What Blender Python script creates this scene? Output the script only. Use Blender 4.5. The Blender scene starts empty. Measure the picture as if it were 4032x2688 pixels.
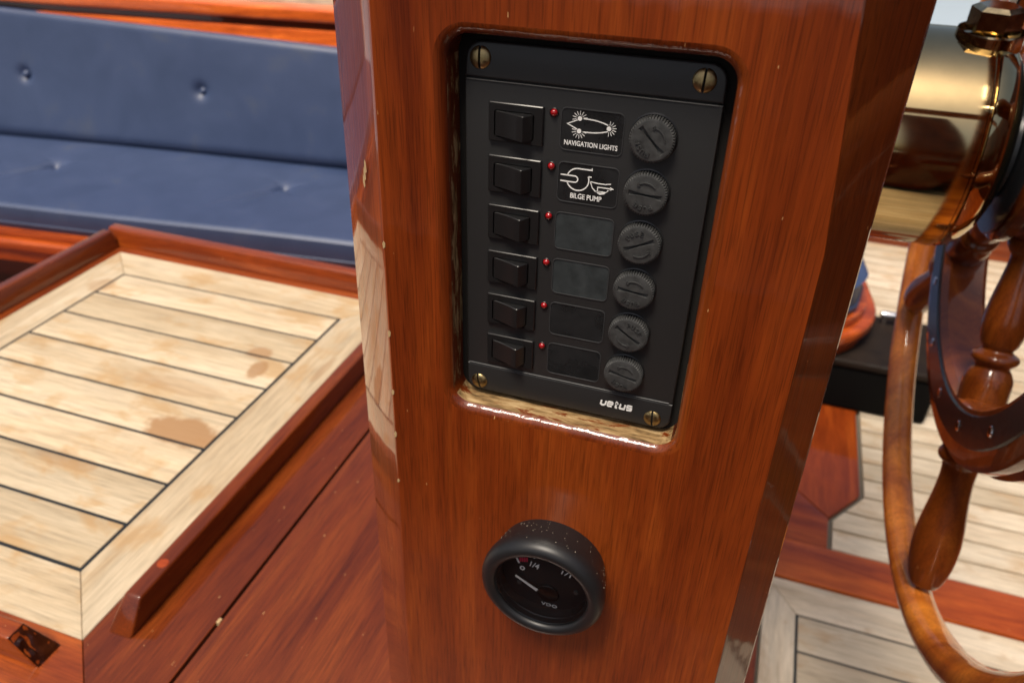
import bpy, bmesh, math, random
from mathutils import Vector, Matrix

random.seed(7)
SC = bpy.context.scene
COL = SC.collection
R = math.radians

# ------------------------------------------------------------------ camera, sky, sun, exposure
cam_d = bpy.data.cameras.new('camera')
cam = bpy.data.objects.new('camera', cam_d)
COL.objects.link(cam)
RIGHT = Vector((0.946729, 0.321215, 0.022907))
DOWN = Vector((0.192362, -0.507038, -0.840184))
FWD = Vector((-0.258265, 0.799834, -0.541817))
CAM = Vector((0.10038, -0.26493, 0.06357))
m = Matrix.Identity(4)
for i in range(3):
    m[i][0] = RIGHT[i]; m[i][1] = -DOWN[i]; m[i][2] = -FWD[i]; m[i][3] = CAM[i]
cam.matrix_world = m
cam_d.sensor_width = 36.0
cam_d.lens = 27.08
cam_d.clip_start = 0.01
cam_d.clip_end = 3000
cam_d.dof.use_dof = True
cam_d.dof.focus_distance = 0.300
cam_d.dof.aperture_fstop = 14.0
SC.camera = cam

SUN_DIR = Vector((-0.12, -0.39, 0.913)).normalized()      # towards the sun
elev = math.asin(SUN_DIR.z)
azim = math.atan2(SUN_DIR.x, SUN_DIR.y)                    # clockwise from +Y
world = bpy.data.worlds.new('World')
SC.world = world
world.use_nodes = True
wn = world.node_tree
wn.nodes.clear()
sky = wn.nodes.new('ShaderNodeTexSky')
sky.sky_type = 'NISHITA'
sky.sun_disc = False
sky.sun_elevation = elev
sky.sun_rotation = azim
sky.air_density = 1.0
sky.dust_density = 6.0
sky.ozone_density = 0.6
bg = wn.nodes.new('ShaderNodeBackground')
bg.inputs['Strength'].default_value = 0.075
wo = wn.nodes.new('ShaderNodeOutputWorld')
wn.links.new(sky.outputs[0], bg.inputs[0])
wn.links.new(bg.outputs[0], wo.inputs[0])

sun_d = bpy.data.lights.new('sun', 'SUN')
sun_d.energy = 2.4
sun_d.angle = R(17)
sun_d.color = (1.0, 0.9, 0.76)
sun = bpy.data.objects.new('sun', sun_d)
COL.objects.link(sun)
sun.rotation_euler = SUN_DIR.to_track_quat('Z', 'Y').to_euler()
sun.location = (-3, -2, 5)

vs = SC.view_settings
vs.view_transform = 'Standard'
vs.look = 'None'
vs.exposure = 0.6
vs.gamma = 1.0
vs.use_curve_mapping = False

# ------------------------------------------------------------------ helpers
WM = {}


def empty(name, loc):
    o = bpy.data.objects.new(name, None)
    COL.objects.link(o)
    o.empty_display_size = 0.02
    mw = Matrix.Translation(Vector(loc))
    o.matrix_basis = mw
    WM[o.name] = mw
    return o


def tag(o, label=None, cat=None, group=None, kind=None):
    if label: o['label'] = label
    if cat: o['category'] = cat
    if group: o['group'] = group
    if kind: o['kind'] = kind
    return o


def link(name, me, mat=None, parent=None, mw=None):
    o = bpy.data.objects.new(name, me)
    COL.objects.link(o)
    if mat is not None and not me.materials:
        me.materials.append(mat)
    mw = mw or Matrix.Identity(4)
    if parent is not None:
        o.parent = parent
        o.matrix_parent_inverse = WM[parent.name].inverted()
    o.matrix_basis = mw
    WM[o.name] = mw
    return o


def mesh(bm, smooth=None, orient=None, mw=None):
    bmesh.ops.recalc_face_normals(bm, faces=bm.faces[:])
    if any(e.is_boundary for e in bm.edges):          # open shells: make the outer side the front
        bm.normal_update()
        cs = [(f.calc_center_median(), f.normal.copy(), f.calc_area()) for f in bm.faces]
        A_ = sum(a for _, _, a in cs)
        cen = sum((c * a for c, _, a in cs), Vector()) / A_
        den = sum(a * (c - cen).length for c, _, a in cs) or 1
        s1 = sum(a * n_.dot(c - cen) for c, n_, a in cs) / den
        if orient == 'cam' or abs(s1) < .3:
            cl = (mw.inverted() @ CAM) if mw else CAM
            s1 = sum(a * n_.dot((cl - c).normalized()) for c, n_, a in cs)
        if s1 < 0:
            bmesh.ops.reverse_faces(bm, faces=bm.faces[:])
    me = bpy.data.meshes.new('mesh')
    bm.to_mesh(me)
    bm.free()
    if smooth is not None:
        me.polygons.foreach_set('use_smooth', [True] * len(me.polygons))
        me.set_sharp_from_angle(angle=R(smooth))
    return me


def obj(name, bm, mat, parent=None, smooth=35, mw=None, orient=None):
    return link(name, mesh(bm, smooth, orient, mw), mat, parent, mw)


def prism(poly, a, b, axis='z', bevel=0.0, seg=2, bm=None):
    """polygon given in the two other axes, extruded from a to b along axis"""
    bm = bm or bmesh.new()
    def P(p, t):
        if axis == 'z': return (p[0], p[1], t)
        if axis == 'y': return (p[0], t, p[1])
        return (t, p[0], p[1])
    A = [bm.verts.new(P(p, a)) for p in poly]
    B = [bm.verts.new(P(p, b)) for p in poly]
    n = len(poly)
    fs = [bm.faces.new(A), bm.faces.new(B)]
    es = []
    for i in range(n):
        fs.append(bm.faces.new((A[i], A[(i + 1) % n], B[(i + 1) % n], B[i])))
    bmesh.ops.recalc_face_normals(bm, faces=fs)
    if bevel:
        es = set()
        for f in fs:
            es.update(f.edges)
        es = [e for e in es if len(e.link_faces) == 2 and e.calc_face_angle(0) > R(25)]
        bmesh.ops.bevel(bm, geom=es, offset=bevel, segments=seg, profile=0.6, affect='EDGES', clamp_overlap=True)
    return bm


def box(x0, x1, y0, y1, z0, z1, bevel=0.0, seg=2, bm=None):
    return prism([(x0, y0), (x1, y0), (x1, y1), (x0, y1)], z0, z1, 'z', bevel, seg, bm)


def rrect(x0, x1, z0, z1, r, n=6):
    pts = []
    for cx, cz, a0 in ((x1 - r, z1 - r, 0), (x0 + r, z1 - r, 90), (x0 + r, z0 + r, 180), (x1 - r, z0 + r, 270)):
        for k in range(n + 1):
            a = R(a0 + 90 * k / n)
            pts.append((cx + r * math.cos(a), cz + r * math.sin(a)))
    return pts


def lathe(prof, n=48, axis=Vector((0, 0, 1)), org=Vector((0, 0, 0)), ref=None, close=False, bm=None):
    """profile of (radius, distance along axis)"""
    bm = bm or bmesh.new()
    axis = Vector(axis).normalized()
    e1 = Vector(ref) if ref else axis.orthogonal().normalized()
    e2 = axis.cross(e1)
    rings = []
    for r, t in prof:
        if r < 1e-7:
            rings.append([bm.verts.new(org + axis * t)])
        else:
            rings.append([bm.verts.new(org + axis * t + (e1 * math.cos(2 * math.pi * k / n) + e2 * math.sin(2 * math.pi * k / n)) * r) for k in range(n)])
    pairs = list(zip(rings, rings[1:]))
    if close: pairs.append((rings[-1], rings[0]))
    for a, b in pairs:
        for k in range(n):
            k2 = (k + 1) % n
            if len(a) == 1 and len(b) == 1: continue
            if len(a) == 1: bm.faces.new((a[0], b[k], b[k2]))
            elif len(b) == 1: bm.faces.new((a[k], b[0], a[k2]))
            else: bm.faces.new((a[k], b[k], b[k2], a[k2]))
    return bm


def smoothprof(keys, n=40):
    """Catmull-Rom through profile keys"""
    out = []
    m_ = len(keys)
    for i in range(m_ - 1):
        p0, p1, p2, p3 = keys[max(i - 1, 0)], keys[i], keys[i + 1], keys[min(i + 2, m_ - 1)]
        for s in range(max(2, n // (m_ - 1))):
            t = s / max(2, n // (m_ - 1))
            out.append(tuple(0.5 * ((2 * p1[j]) + (-p0[j] + p2[j]) * t + (2 * p0[j] - 5 * p1[j] + 4 * p2[j] - p3[j]) * t * t + (-p0[j] + 3 * p1[j] - 3 * p2[j] + p3[j]) * t ** 3) for j in (0, 1)))
    out.append(tuple(keys[-1]))
    return out


def strokes(lines, w, y0, y1, bm=None):
    """flat ribbons of width w in the x-z plane between y0 (front) and y1"""
    bm = bm or bmesh.new()
    for ln in lines:
        closed = ln[0] == ln[-1] and len(ln) > 2
        P = [Vector((p[0], p[1])) for p in (ln[:-1] if closed else ln)]
        n = len(P)
        L, Rr = [], []
        for i in range(n):
            a = P[i - 1] if (i > 0 or closed) else None
            b = P[(i + 1) % n] if (i < n - 1 or closed) else None
            d1 = (P[i] - a).normalized() if a is not None else None
            d2 = (b - P[i]).normalized() if b is not None else None
            d = d1 if d2 is None else d2 if d1 is None else (d1 + d2)
            if d.length < 1e-6: d = d2
            d = d.normalized()
            nn = Vector((-d.y, d.x))
            k = 1.0
            if d1 is not None and d2 is not None:
                k = min(1.8, 1.0 / max(0.3, nn.dot(Vector((-d1.y, d1.x)))))
            L.append(P[i] + nn * w / 2 * k); Rr.append(P[i] - nn * w / 2 * k)
        f = [[bm.verts.new((p.x, y, p.y)) for p in S] for S in (L, Rr) for y in (y0, y1)]
        rng = range(n if closed else n - 1)
        for i in rng:
            j = (i + 1) % n
            bm.faces.new((f[0][i], f[0][j], f[2][j], f[2][i]))
            bm.faces.new((f[1][i], f[3][i], f[3][j], f[1][j]))
            bm.faces.new((f[0][i], f[1][i], f[1][j], f[0][j]))
            bm.faces.new((f[2][i], f[2][j], f[3][j], f[3][i]))
        if not closed:
            for i in (0, n - 1):
                bm.faces.new((f[0][i], f[2][i], f[3][i], f[1][i]))
    return bm


def disc(cx, cz, r, y0, y1, n=20, bm=None):
    return prism([(cx + r * math.cos(2 * math.pi * k / n), cz + r * math.sin(2 * math.pi * k / n)) for k in range(n)], y0, y1, 'y', bm=bm)


def text_mesh(s, height, width=None, y=0.0, depth=0.00025, cx=0, cz=0, bold=0.0, shear=0.0, rot=0.0, space=1.0):
    c = bpy.data.curves.new('t', 'FONT')
    c.body = s
    c.size = 1.0
    c.offset = 0.0
    c.shear = shear
    c.space_character = space
    c.resolution_u = 4
    o = bpy.data.objects.new('t', c)
    COL.objects.link(o)
    dg = bpy.context.evaluated_depsgraph_get()
    me = bpy.data.meshes.new_from_object(o.evaluated_get(dg))
    bpy.data.objects.remove(o); bpy.data.curves.remove(c)
    bm = bmesh.new(); bm.from_mesh(me); bpy.data.meshes.remove(me)
    xs = [v.co.x for v in bm.verts]; ys = [v.co.y for v in bm.verts]
    x0, x1, y0, y1 = min(xs), max(xs), min(ys), max(ys)
    sy = height / (y1 - y0)
    sx = (width / (x1 - x0)) if width else sy
    ca, sa = math.cos(rot), math.sin(rot)
    for v in bm.verts:
        a = (v.co.x - (x0 + x1) / 2) * sx; b = (v.co.y - (y0 + y1) / 2) * sy
        v.co = (cx + a * ca - b * sa, y, cz + a * sa + b * ca)
    if bold:
        g_ = bmesh.ops.duplicate(bm, geom=bm.verts[:] + bm.edges[:] + bm.faces[:])['geom']
        dx_ = height * bold * 3.0
        dup = {v for v in g_ if isinstance(v, bmesh.types.BMVert)}
        for v in bm.verts:
            k_ = 1 if v in dup else -1
            v.co.x += dx_ * ca * k_ / 2; v.co.z += dx_ * sa * k_ / 2
            if k_ > 0: v.co.y -= .00003
    r = bmesh.ops.extrude_face_region(bm, geom=bm.faces[:])
    for v in r['geom']:
        if isinstance(v, bmesh.types.BMVert): v.co.y += depth
    return bm


def fill_between(bm, loops):
    """flat face between an outer loop and inner loops of existing verts"""
    es = []
    for lp in loops:
        for i in range(len(lp)):
            a, b = lp[i], lp[(i + 1) % len(lp)]
            e = bm.edges.get((a, b)) or bm.edges.new((a, b))
            es.append(e)
    bmesh.ops.triangle_fill(bm, use_beauty=True, use_dissolve=False, edges=es)


def bridge(bm, A, B):
    n = len(A)
    for i in range(n):
        bm.faces.new((A[i], A[(i + 1) % n], B[(i + 1) % n], B[i]))

# ------------------------------------------------------------------ materials


def nodes(name):
    mt = bpy.data.materials.new(name)
    mt.use_nodes = True
    nt = mt.node_tree
    b = nt.nodes['Principled BSDF']
    return mt, nt, b


def N(nt, kind, **kw):
    n = nt.nodes.new(kind)
    for k, v in kw.items():
        if k in n.inputs: n.inputs[k].default_value = v
        else: setattr(n, k, v)
    return n


def ramp(nt, fac, stops, interp='LINEAR'):
    r = nt.nodes.new('ShaderNodeValToRGB')
    r.color_ramp.interpolation = interp
    e = r.color_ramp.elements
    while len(e) > 1: e.remove(e[-1])
    e[0].position = stops[0][0]; e[0].color = (*stops[0][1], 1)
    for p, c in stops[1:]:
        q = e.new(p); q.color = (*c, 1)
    nt.links.new(fac, r.inputs[0])
    return r.outputs[0]


def g3(v): return (v, v, v)


def mixc(nt, fac, a, b, mode='MIX'):
    mx = nt.nodes.new('ShaderNodeMix')
    mx.data_type = 'RGBA'; mx.blend_type = mode
    for s, i in ((fac, 0), (a, 6), (b, 7)):
        if hasattr(s, 'links') or isinstance(s, bpy.types.NodeSocket): nt.links.new(s, mx.inputs[i])
        elif i == 0: mx.inputs[0].default_value = s
        else: mx.inputs[i].default_value = (*s, 1)
    return mx.outputs[2]


def coords(nt, scale, seed=True):
    tc = nt.nodes.new('ShaderNodeTexCoord')
    out = tc.outputs['Object']
    if seed:
        oi = nt.nodes.new('ShaderNodeObjectInfo')
        mul = N(nt, 'ShaderNodeMath', operation='MULTIPLY'); mul.inputs[1].default_value = 37.0
        nt.links.new(oi.outputs['Random'], mul.inputs[0])
        add = N(nt, 'ShaderNodeVectorMath', operation='ADD')
        nt.links.new(out, add.inputs[0]); nt.links.new(mul.outputs[0], add.inputs[1])
        out = add.outputs[0]
    def mapped(sc):
        mp = nt.nodes.new('ShaderNodeMapping')
        mp.inputs['Scale'].default_value = sc
        nt.links.new(out, mp.inputs[0])
        return mp.outputs[0]
    return mapped


def noise(nt, vec, scale=1.0, detail=3, rough=0.5, dist=0.0):
    n = N(nt, 'ShaderNodeTexNoise')
    n.inputs['Scale'].default_value = scale
    n.inputs['Detail'].default_value = detail
    n.inputs['Roughness'].default_value = rough
    n.inputs['Distortion'].default_value = dist
    nt.links.new(vec, n.inputs['Vector'])
    return n.outputs['Fac']


def bump(nt, h, strength, dist):
    b = nt.nodes.new('ShaderNodeBump')
    b.inputs['Strength'].default_value = strength
    b.inputs['Distance'].default_value = dist
    nt.links.new(h, b.inputs['Height'])
    return b.outputs[0]


def ax(axis, along, across):
    return tuple(along if c == axis else across for c in 'xyz')


def mahogany(name, axis, gain=1.0, red=1.0, wear=0.0, wave=1.0, coat_rough=0.04, wfreq=1.0, coat_ior=1.43):
    mt, nt, b = nodes(name)
    mp = coords(nt, 1)
    big = noise(nt, mp(ax(axis, 2.6, 26)), 1, 5, .6, .9)
    fib = noise(nt, mp(ax(axis, 16, 700)), 1, 4, .6, .4)
    pore = noise(nt, mp(ax(axis, 42, 1700)), 1, 2, .5)
    c1 = (0.110 * gain * red, 0.0162 * gain, 0.0026 * gain)
    c2 = (0.195 * gain * red, 0.0345 * gain, 0.0044 * gain)
    c3 = (0.300 * gain * red, 0.0650 * gain, 0.0082 * gain)
    base = ramp(nt, big, [(.30, c1), (.5, c2), (.70, c3)])
    f = ramp(nt, fib, [(.3, g3(.78)), (.5, g3(1.0)), (.72, g3(1.20))])
    col = mixc(nt, 1.0, base, f, 'MULTIPLY')
    p = ramp(nt, pore, [(.38, g3(.62)), (.46, g3(1)), (.64, g3(1)), (.76, g3(1.35))])
    col = mixc(nt, .8, col, p, 'MULTIPLY')
    fl = noise(nt, mp(ax(axis, 160, 620)), 1, 1, .4)
    flk = ramp(nt, fl, [(.80, g3(0)), (.82, g3(1))])
    col = mixc(nt, flk, col, (.55, .30, .12))
    if wear:
        w1 = noise(nt, mp(ax(axis, 40, 150)), 1, 5, .7, .4)
        wm = ramp(nt, w1, [(wear, g3(0)), (wear + .05, g3(1))])
        w2 = noise(nt, mp(ax(axis, 70, 420)), 1, 4, .65)
        wc = ramp(nt, w2, [(.32, (.05, .03, .015)), (.5, (.27, .17, .075)), (.72, (.50, .36, .19))])
        col = mixc(nt, wm, col, wc)
        inv = N(nt, 'ShaderNodeMath', operation='SUBTRACT'); inv.inputs[0].default_value = 1
        nt.links.new(wm, inv.inputs[1]); nt.links.new(inv.outputs[0], b.inputs['Coat Weight'])
    else:
        b.inputs['Coat Weight'].default_value = 1.0
    nt.links.new(col, b.inputs['Base Color'])
    b.inputs['Roughness'].default_value = .45
    b.inputs['Specular IOR Level'].default_value = .15
    b.inputs['Coat Roughness'].default_value = coat_rough
    b.inputs['Coat IOR'].default_value = coat_ior
    nt.links.new(bump(nt, fib, .25, .0006), b.inputs['Normal'])
    wv = noise(nt, mp(ax(axis, 14 * wfreq, 26 * wfreq)), 1, 3, .5)
    wv2 = noise(nt, mp(ax(axis, 90, 200)), 1, 2, .5)
    ad = N(nt, 'ShaderNodeMath', operation='MULTIPLY_ADD'); ad.inputs[1].default_value = .025
    nt.links.new(wv2, ad.inputs[0]); nt.links.new(wv, ad.inputs[2])
    nt.links.new(bump(nt, ad.outputs[0], .10 * wave, .004), b.inputs['Coat Normal'])
    return mt


def teak(name, axis, gain=1.0, grey=0.0, stains=()):
    mt, nt, b = nodes(name)
    mp = coords(nt, 1)
    big = noise(nt, mp(ax(axis, 4, 22)), 1, 5, .6, .5)
    fib = noise(nt, mp(ax(axis, 30, 700)), 1, 4, .65, .3)
    blot = noise(nt, mp(ax(axis, 14, 24)), 1, 4, .6, .3)
    def c(r, g, bl):
        l = (r + g + bl) / 3
        return tuple(gain * (v * (1 - grey) + l * 1.02 * grey) for v in (r, g, bl))
    base = ramp(nt, big, [(.3, c(.49, .370, .230)), (.5, c(.605, .49, .335)), (.7, c(.68, .575, .42))])
    f = ramp(nt, fib, [(.3, g3(.80)), (.5, g3(1.0)), (.7, g3(1.13))])
    col = mixc(nt, 1.0, base, f, 'MULTIPLY')
    mid = noise(nt, mp(ax(axis, 16, 230)), 1, 3, .6, .2)
    col = mixc(nt, 1.0, col, ramp(nt, mid, [(.3, g3(.80)), (.5, g3(1.0)), (.7, g3(1.1))]), 'MULTIPLY')
    oi = nt.nodes.new('ShaderNodeObjectInfo')
    col = mixc(nt, 1.0, col, ramp(nt, oi.outputs['Random'], [(0, (.80, .77, .72)), (.5, (.98, .97, .95)), (1, (1.08, 1.05, 1.02))]), 'MULTIPLY')
    st = ramp(nt, blot, [(.54, g3(0)), (.66, g3(.65))])
    col = mixc(nt, st, col, c(.48, .29, .12))
    geo = nt.nodes.new('ShaderNodeNewGeometry')
    tcw = nt.nodes.new('ShaderNodeTexCoord')
    for (sx, sy, rx, ry, amt) in stains:
        sub = N(nt, 'ShaderNodeVectorMath', operation='SUBTRACT')
        nt.links.new(geo.outputs['Position'], sub.inputs[0]); sub.inputs[1].default_value = (sx, sy, 0)
        sc = N(nt, 'ShaderNodeVectorMath', operation='MULTIPLY')
        nt.links.new(sub.outputs[0], sc.inputs[0]); sc.inputs[1].default_value = (1 / rx, 1 / ry, 0)
        ln = N(nt, 'ShaderNodeVectorMath', operation='LENGTH'); nt.links.new(sc.outputs[0], ln.inputs[0])
        w = N(nt, 'ShaderNodeMath', operation='MULTIPLY_ADD'); w.inputs[1].default_value = .9
        wn_ = noise(nt, geo.outputs['Position'], 55, 3, .6)
        nt.links.new(wn_, w.inputs[0]); nt.links.new(ln.outputs['Value'], w.inputs[2])
        mr = N(nt, 'ShaderNodeMapRange'); mr.interpolation_type = 'SMOOTHSTEP'
        mr.inputs[1].default_value = 1.12; mr.inputs[2].default_value = 1.5
        mr.inputs[3].default_value = amt; mr.inputs[4].default_value = 0
        nt.links.new(w.outputs[0], mr.inputs[0])
        col = mixc(nt, mr.outputs[0], col, (.36, .20, .09))
    nt.links.new(col, b.inputs['Base Color'])
    b.inputs['Roughness'].default_value = .62
    b.inputs['Specular IOR Level'].default_value = .3
    nt.links.new(bump(nt, fib, .5, .0008), b.inputs['Normal'])
    return mt


def plain(name, col, rough=.5, metal=0.0, spec=.5, bscale=0, bstr=.2, bdist=.0004, coat=0, vary=0, amt=.3):
    mt, nt, b = nodes(name)
    b.inputs['Base Color'].default_value = (*col, 1)
    b.inputs['Roughness'].default_value = rough
    b.inputs['Metallic'].default_value = metal
    b.inputs['Specular IOR Level'].default_value = spec
    b.inputs['Coat Weight'].default_value = coat
    mp = coords(nt, 1)
    if bscale:
        h = noise(nt, mp((1, 1, 1)), bscale, 3, .6)
        nt.links.new(bump(nt, h, bstr, bdist), b.inputs['Normal'])
    if vary:
        v = noise(nt, mp((1, 1, 1)), vary, 4, .6)
        k = ramp(nt, v, [(.3, tuple((1 - amt) * x for x in col)), (.7, tuple((1 + amt) * x for x in col))])
        nt.links.new(k, b.inputs['Base Color'])
        rr = N(nt, 'ShaderNodeMapRange')
        rr.inputs[1].default_value = .3; rr.inputs[2].default_value = .7
        rr.inputs[3].default_value = max(.02, rough * .75); rr.inputs[4].default_value = min(1, rough * 1.3)
        nt.links.new(v, rr.inputs[0]); nt.links.new(rr.outputs[0], b.inputs['Roughness'])
    return mt


M = {}
M['mah_z'] = mahogany('varnished_mahogany_upright', 'z', .96, 1.06)
M['mah_x'] = mahogany('varnished_mahogany_lengthwise', 'x', 1.15, 1.0)
M['mah_y'] = mahogany('varnished_mahogany_crosswise', 'y', 1.0, 1.0)
M['mah_end'] = mahogany('varnished_mahogany_dark_end', 'z', .22, .9, wave=6, coat_rough=.1)
M['mah_worn'] = mahogany('worn_recess_edge', 'z', .75, 1.0, wear=.52)
M['mah_ledge'] = mahogany('worn_recess_ledge', 'x', .7, 1.0, wear=.42)
M['mah_wheel'] = mahogany('varnished_wheel_wood', 'z', 5.0, .64)
M['mah_dark'] = mahogany('varnished_dark_wheel_wood', 'x', .62, .95)
STAINS = [(-.393, .2, .050, .023, .92), (-.404, .347, .017, .013, .75), (-.386, .318, .012, .018, .8), (-.465, .128, .04, .012, .35), (-.318, .34, .006, .03, .4), (-.690, .412, .02, .02, .45), (-.45, .262, .07, .014, .3)]
M['teak_x'] = teak('bare_teak_lengthwise', 'x', .97, 0, STAINS)
M['teak_y'] = teak('bare_teak_crosswise', 'y', .95, .05, STAINS[4:6])
M['deck_x'] = teak('weathered_deck_teak', 'x', 1.02, .25)
M['deck_y'] = teak('weathered_deck_teak_crosswise', 'y', 1.02, .30)
M['caulk'] = plain('black_rubber_caulking', (.012, .015, .017), .5)
M['caulk_grey'] = plain('grey_caulking', (.14, .125, .10), .7)
M['plastic'] = plain('black_moulded_plastic', (.021, .021, .0215), .38, spec=.42, bscale=2600, bstr=.25, bdist=.0002)
M['plastic2'] = plain('black_switch_plastic', (.011, .011, .0115), .30, spec=.45, bscale=3000, bstr=.12, bdist=.0001)
M['knob'] = plain('charcoal_fuse_cap_plastic', (.042, .043, .043), .46, spec=.4, bscale=2500, bstr=.2, bdist=.0002, vary=400)
M['film'] = plain('dark_label_film', (.014, .015, .016), .28, spec=.5, vary=90)
M['film_dusty'] = plain('dusty_label_film', (.030, .036, .038), .36, spec=.5, vary=130)
M['rim'] = plain('label_rim', (.035, .036, .038), .4)
M['white'] = plain('white_print', (.80, .80, .78), .5)
M['led'] = plain('red_indicator_lens', (.30, .004, .006), .12, spec=.6, coat=.6)
M['brass_old'] = plain('aged_brass_screw', (.36, .27, .13), .38, 1.0, vary=700)
M['brass'] = plain('polished_brass', (.52, .395, .20), .05, 1.0, vary=45, amt=.08)
M['black_rubber'] = plain('black_gauge_bezel', (.010, .010, .011), .40, spec=.45, bscale=1500, bstr=.08, bdist=.0002)
M['dial'] = plain('matt_black_dial', (.009, .009, .010), .5)
M['chrome'] = plain('chrome', (.75, .75, .77), .12, 1.0)
M['band'] = plain('black_metal_band', (.016, .018, .022), .26, .0, spec=.6, bscale=80, bstr=.1, bdist=.002)
M['black'] = plain('shade_black', (.003, .003, .003), .8, spec=.1)
M['gap'] = plain('dark_joint', (.004, .003, .002), .9)
M['cream'] = plain('cream_paint', (.70, .58, .42), .45, vary=12)
M['red'] = plain('red_print', (.55, .03, .07), .5)
M['dustwhite'] = plain('pale_dust_speck', (.75, .68, .50), .6)
M['chip'] = plain('bare_wood_chip', (.48, .33, .16), .7)


def cushion_mat(name, gain):
    mt, nt, b = nodes(name)
    mp = coords(nt, 1, seed=False)
    v = noise(nt, mp((1, 1, 1)), 9, 4, .6, .5)
    col = ramp(nt, v, [(.3, (.027 * gain, .048 * gain, .112 * gain)), (.6, (.037 * gain, .060 * gain, .134 * gain)), (.8, (.060 * gain, .078 * gain, .125 * gain))])
    nt.links.new(col, b.inputs['Base Color'])
    b.inputs['Roughness'].default_value = .47
    b.inputs['Specular IOR Level'].default_value = .7
    fine = noise(nt, mp((1, 1, 1)), 900, 2, .5)
    nt.links.new(bump(nt, fine, .15, .0008), b.inputs['Normal'])
    return mt


M['navy'] = cushion_mat('navy_leathercloth', 1.0)
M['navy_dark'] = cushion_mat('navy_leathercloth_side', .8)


def glass_mat():
    mt = bpy.data.materials.new('clear_gauge_glass')
    mt.use_nodes = True
    nt = mt.node_tree
    nt.nodes.clear()
    tr = nt.nodes.new('ShaderNodeBsdfTransparent')
    tr.inputs[0].default_value = (.97, .97, .97, 1)
    gl = nt.nodes.new('ShaderNodeBsdfGlossy')
    gl.inputs['Roughness'].default_value = .02
    fr = nt.nodes.new('ShaderNodeFresnel')
    fr.inputs['IOR'].default_value = 1.16
    mx = nt.nodes.new('ShaderNodeMixShader')
    out = nt.nodes.new('ShaderNodeOutputMaterial')
    nt.links.new(fr.outputs[0], mx.inputs[0]); nt.links.new(tr.outputs[0], mx.inputs[1]); nt.links.new(gl.outputs[0], mx.inputs[2])
    nt.links.new(mx.outputs[0], out.inputs[0])
    return mt


M['glass'] = glass_mat()


def water_mat():
    mt, nt, b = nodes('harbour_water')
    b.inputs['Base Color'].default_value = (.50, .58, .64, 1)
    b.inputs['Roughness'].default_value = .08
    b.inputs['IOR'].default_value = 1.33
    mp = coords(nt, 1, seed=False)
    h = noise(nt, mp((1, 1, 1)), 1.2, 4, .55)
    nt.links.new(bump(nt, h, .08, .03), b.inputs['Normal'])
    return mt


M['water'] = water_mat()

# ------------------------------------------------------------------ setting: water and deck
bm = bmesh.new()
s = 1500
bm.faces.new([bm.verts.new(p) for p in ((-s, -s, -1.65), (s, -s, -1.65), (s, s, -1.65), (-s, s, -1.65))])
tag(obj('water', bm, M['water'], smooth=None), 'pale blue water seen past the top of the brass drum', 'water', kind='structure')

ZF = -0.8864                       # cockpit sole
FS = 0.95 / 0.75
def fx(x): return CAM.x + (x - CAM.x) * FS
def fy(y): return CAM.y + (y - CAM.y) * FS
def fp(pts): return [(fx(p[0]), fy(p[1])) for p in pts]

deck = tag(obj('deck', box(-2.6, 2.3, -1.3, 2.2, ZF - .06, ZF - .012), M['caulk_grey'], smooth=None), 'pale teak planked cockpit deck beyond the steering wheel', 'deck', kind='structure')

# dark mahogany margin board with its stepped edge, left of the planks
edge = fp([(.2820, .5225), (.2841, .5780), (.3262, .6385), (.3340, 1.60)])
obj('margin_board', prism(fp([(-1.9, .5225), (.2790, .5225), (.2811, .5795), (.20, .66), (-1.9, .66)]), ZF - .012, ZF - .0005, 'z', .001), mahogany('red_margin_board', 'x', 1.1, 1.1), deck)
obj('margin_board', prism(fp([(.201, .6615), (.2815, .5815), (.3232, .6400), (.3310, 1.60), (-1.9, 1.60), (-1.9, .6615)]), ZF - .012, ZF - .0005, 'z', .001), mahogany('red_margin_board_long', 'y', 1.2, 1.1), deck)
# planks beyond the beam
pitch = .0392 * FS
y = fy(.5225)
k = 0
while y < fy(1.52):
    ya, yb = y + .0026, y + pitch - .0026
    def ex(yy):
        for (xa, y0), (xb, y1) in zip(edge, edge[1:]):
            if y0 <= yy <= y1: return xa + (xb - xa) * (yy - y0) / (y1 - y0)
        return edge[-1][0] if yy > edge[-1][1] else edge[0][0]
    poly = [(ex(ya) + .004, ya)]
    for px, py in edge:
        if ya < py < yb: poly.append((px + .004, py))
    poly += [(ex(yb) + .004, yb), (2.2, yb), (2.2, ya)]
    poly = [poly[0]] + [q for q in poly[1:]]
    obj('plank', prism(poly, ZF - .014, ZF - .0015, 'z', .0006, 1), M['deck_x'], deck)
    y += pitch
    k += 1
# thick beam between the planks and the hatch
obj('beam', box(-2.4, 2.2, fy(.4545), fy(.5205), ZF - .014, ZF + .002, .002), mahogany('beam_mahogany', 'x', 1.9, 1.0), deck)
obj('side_board', box(-2.4, fx(.2035), -1.3, fy(.4530), ZF - .014, ZF, .002), M['mah_y'], deck)

obj('side_board', box(.642, 2.2, -1.3, fy(.4530), ZF - .014, ZF, .002), M['mah_y'], deck)

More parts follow.
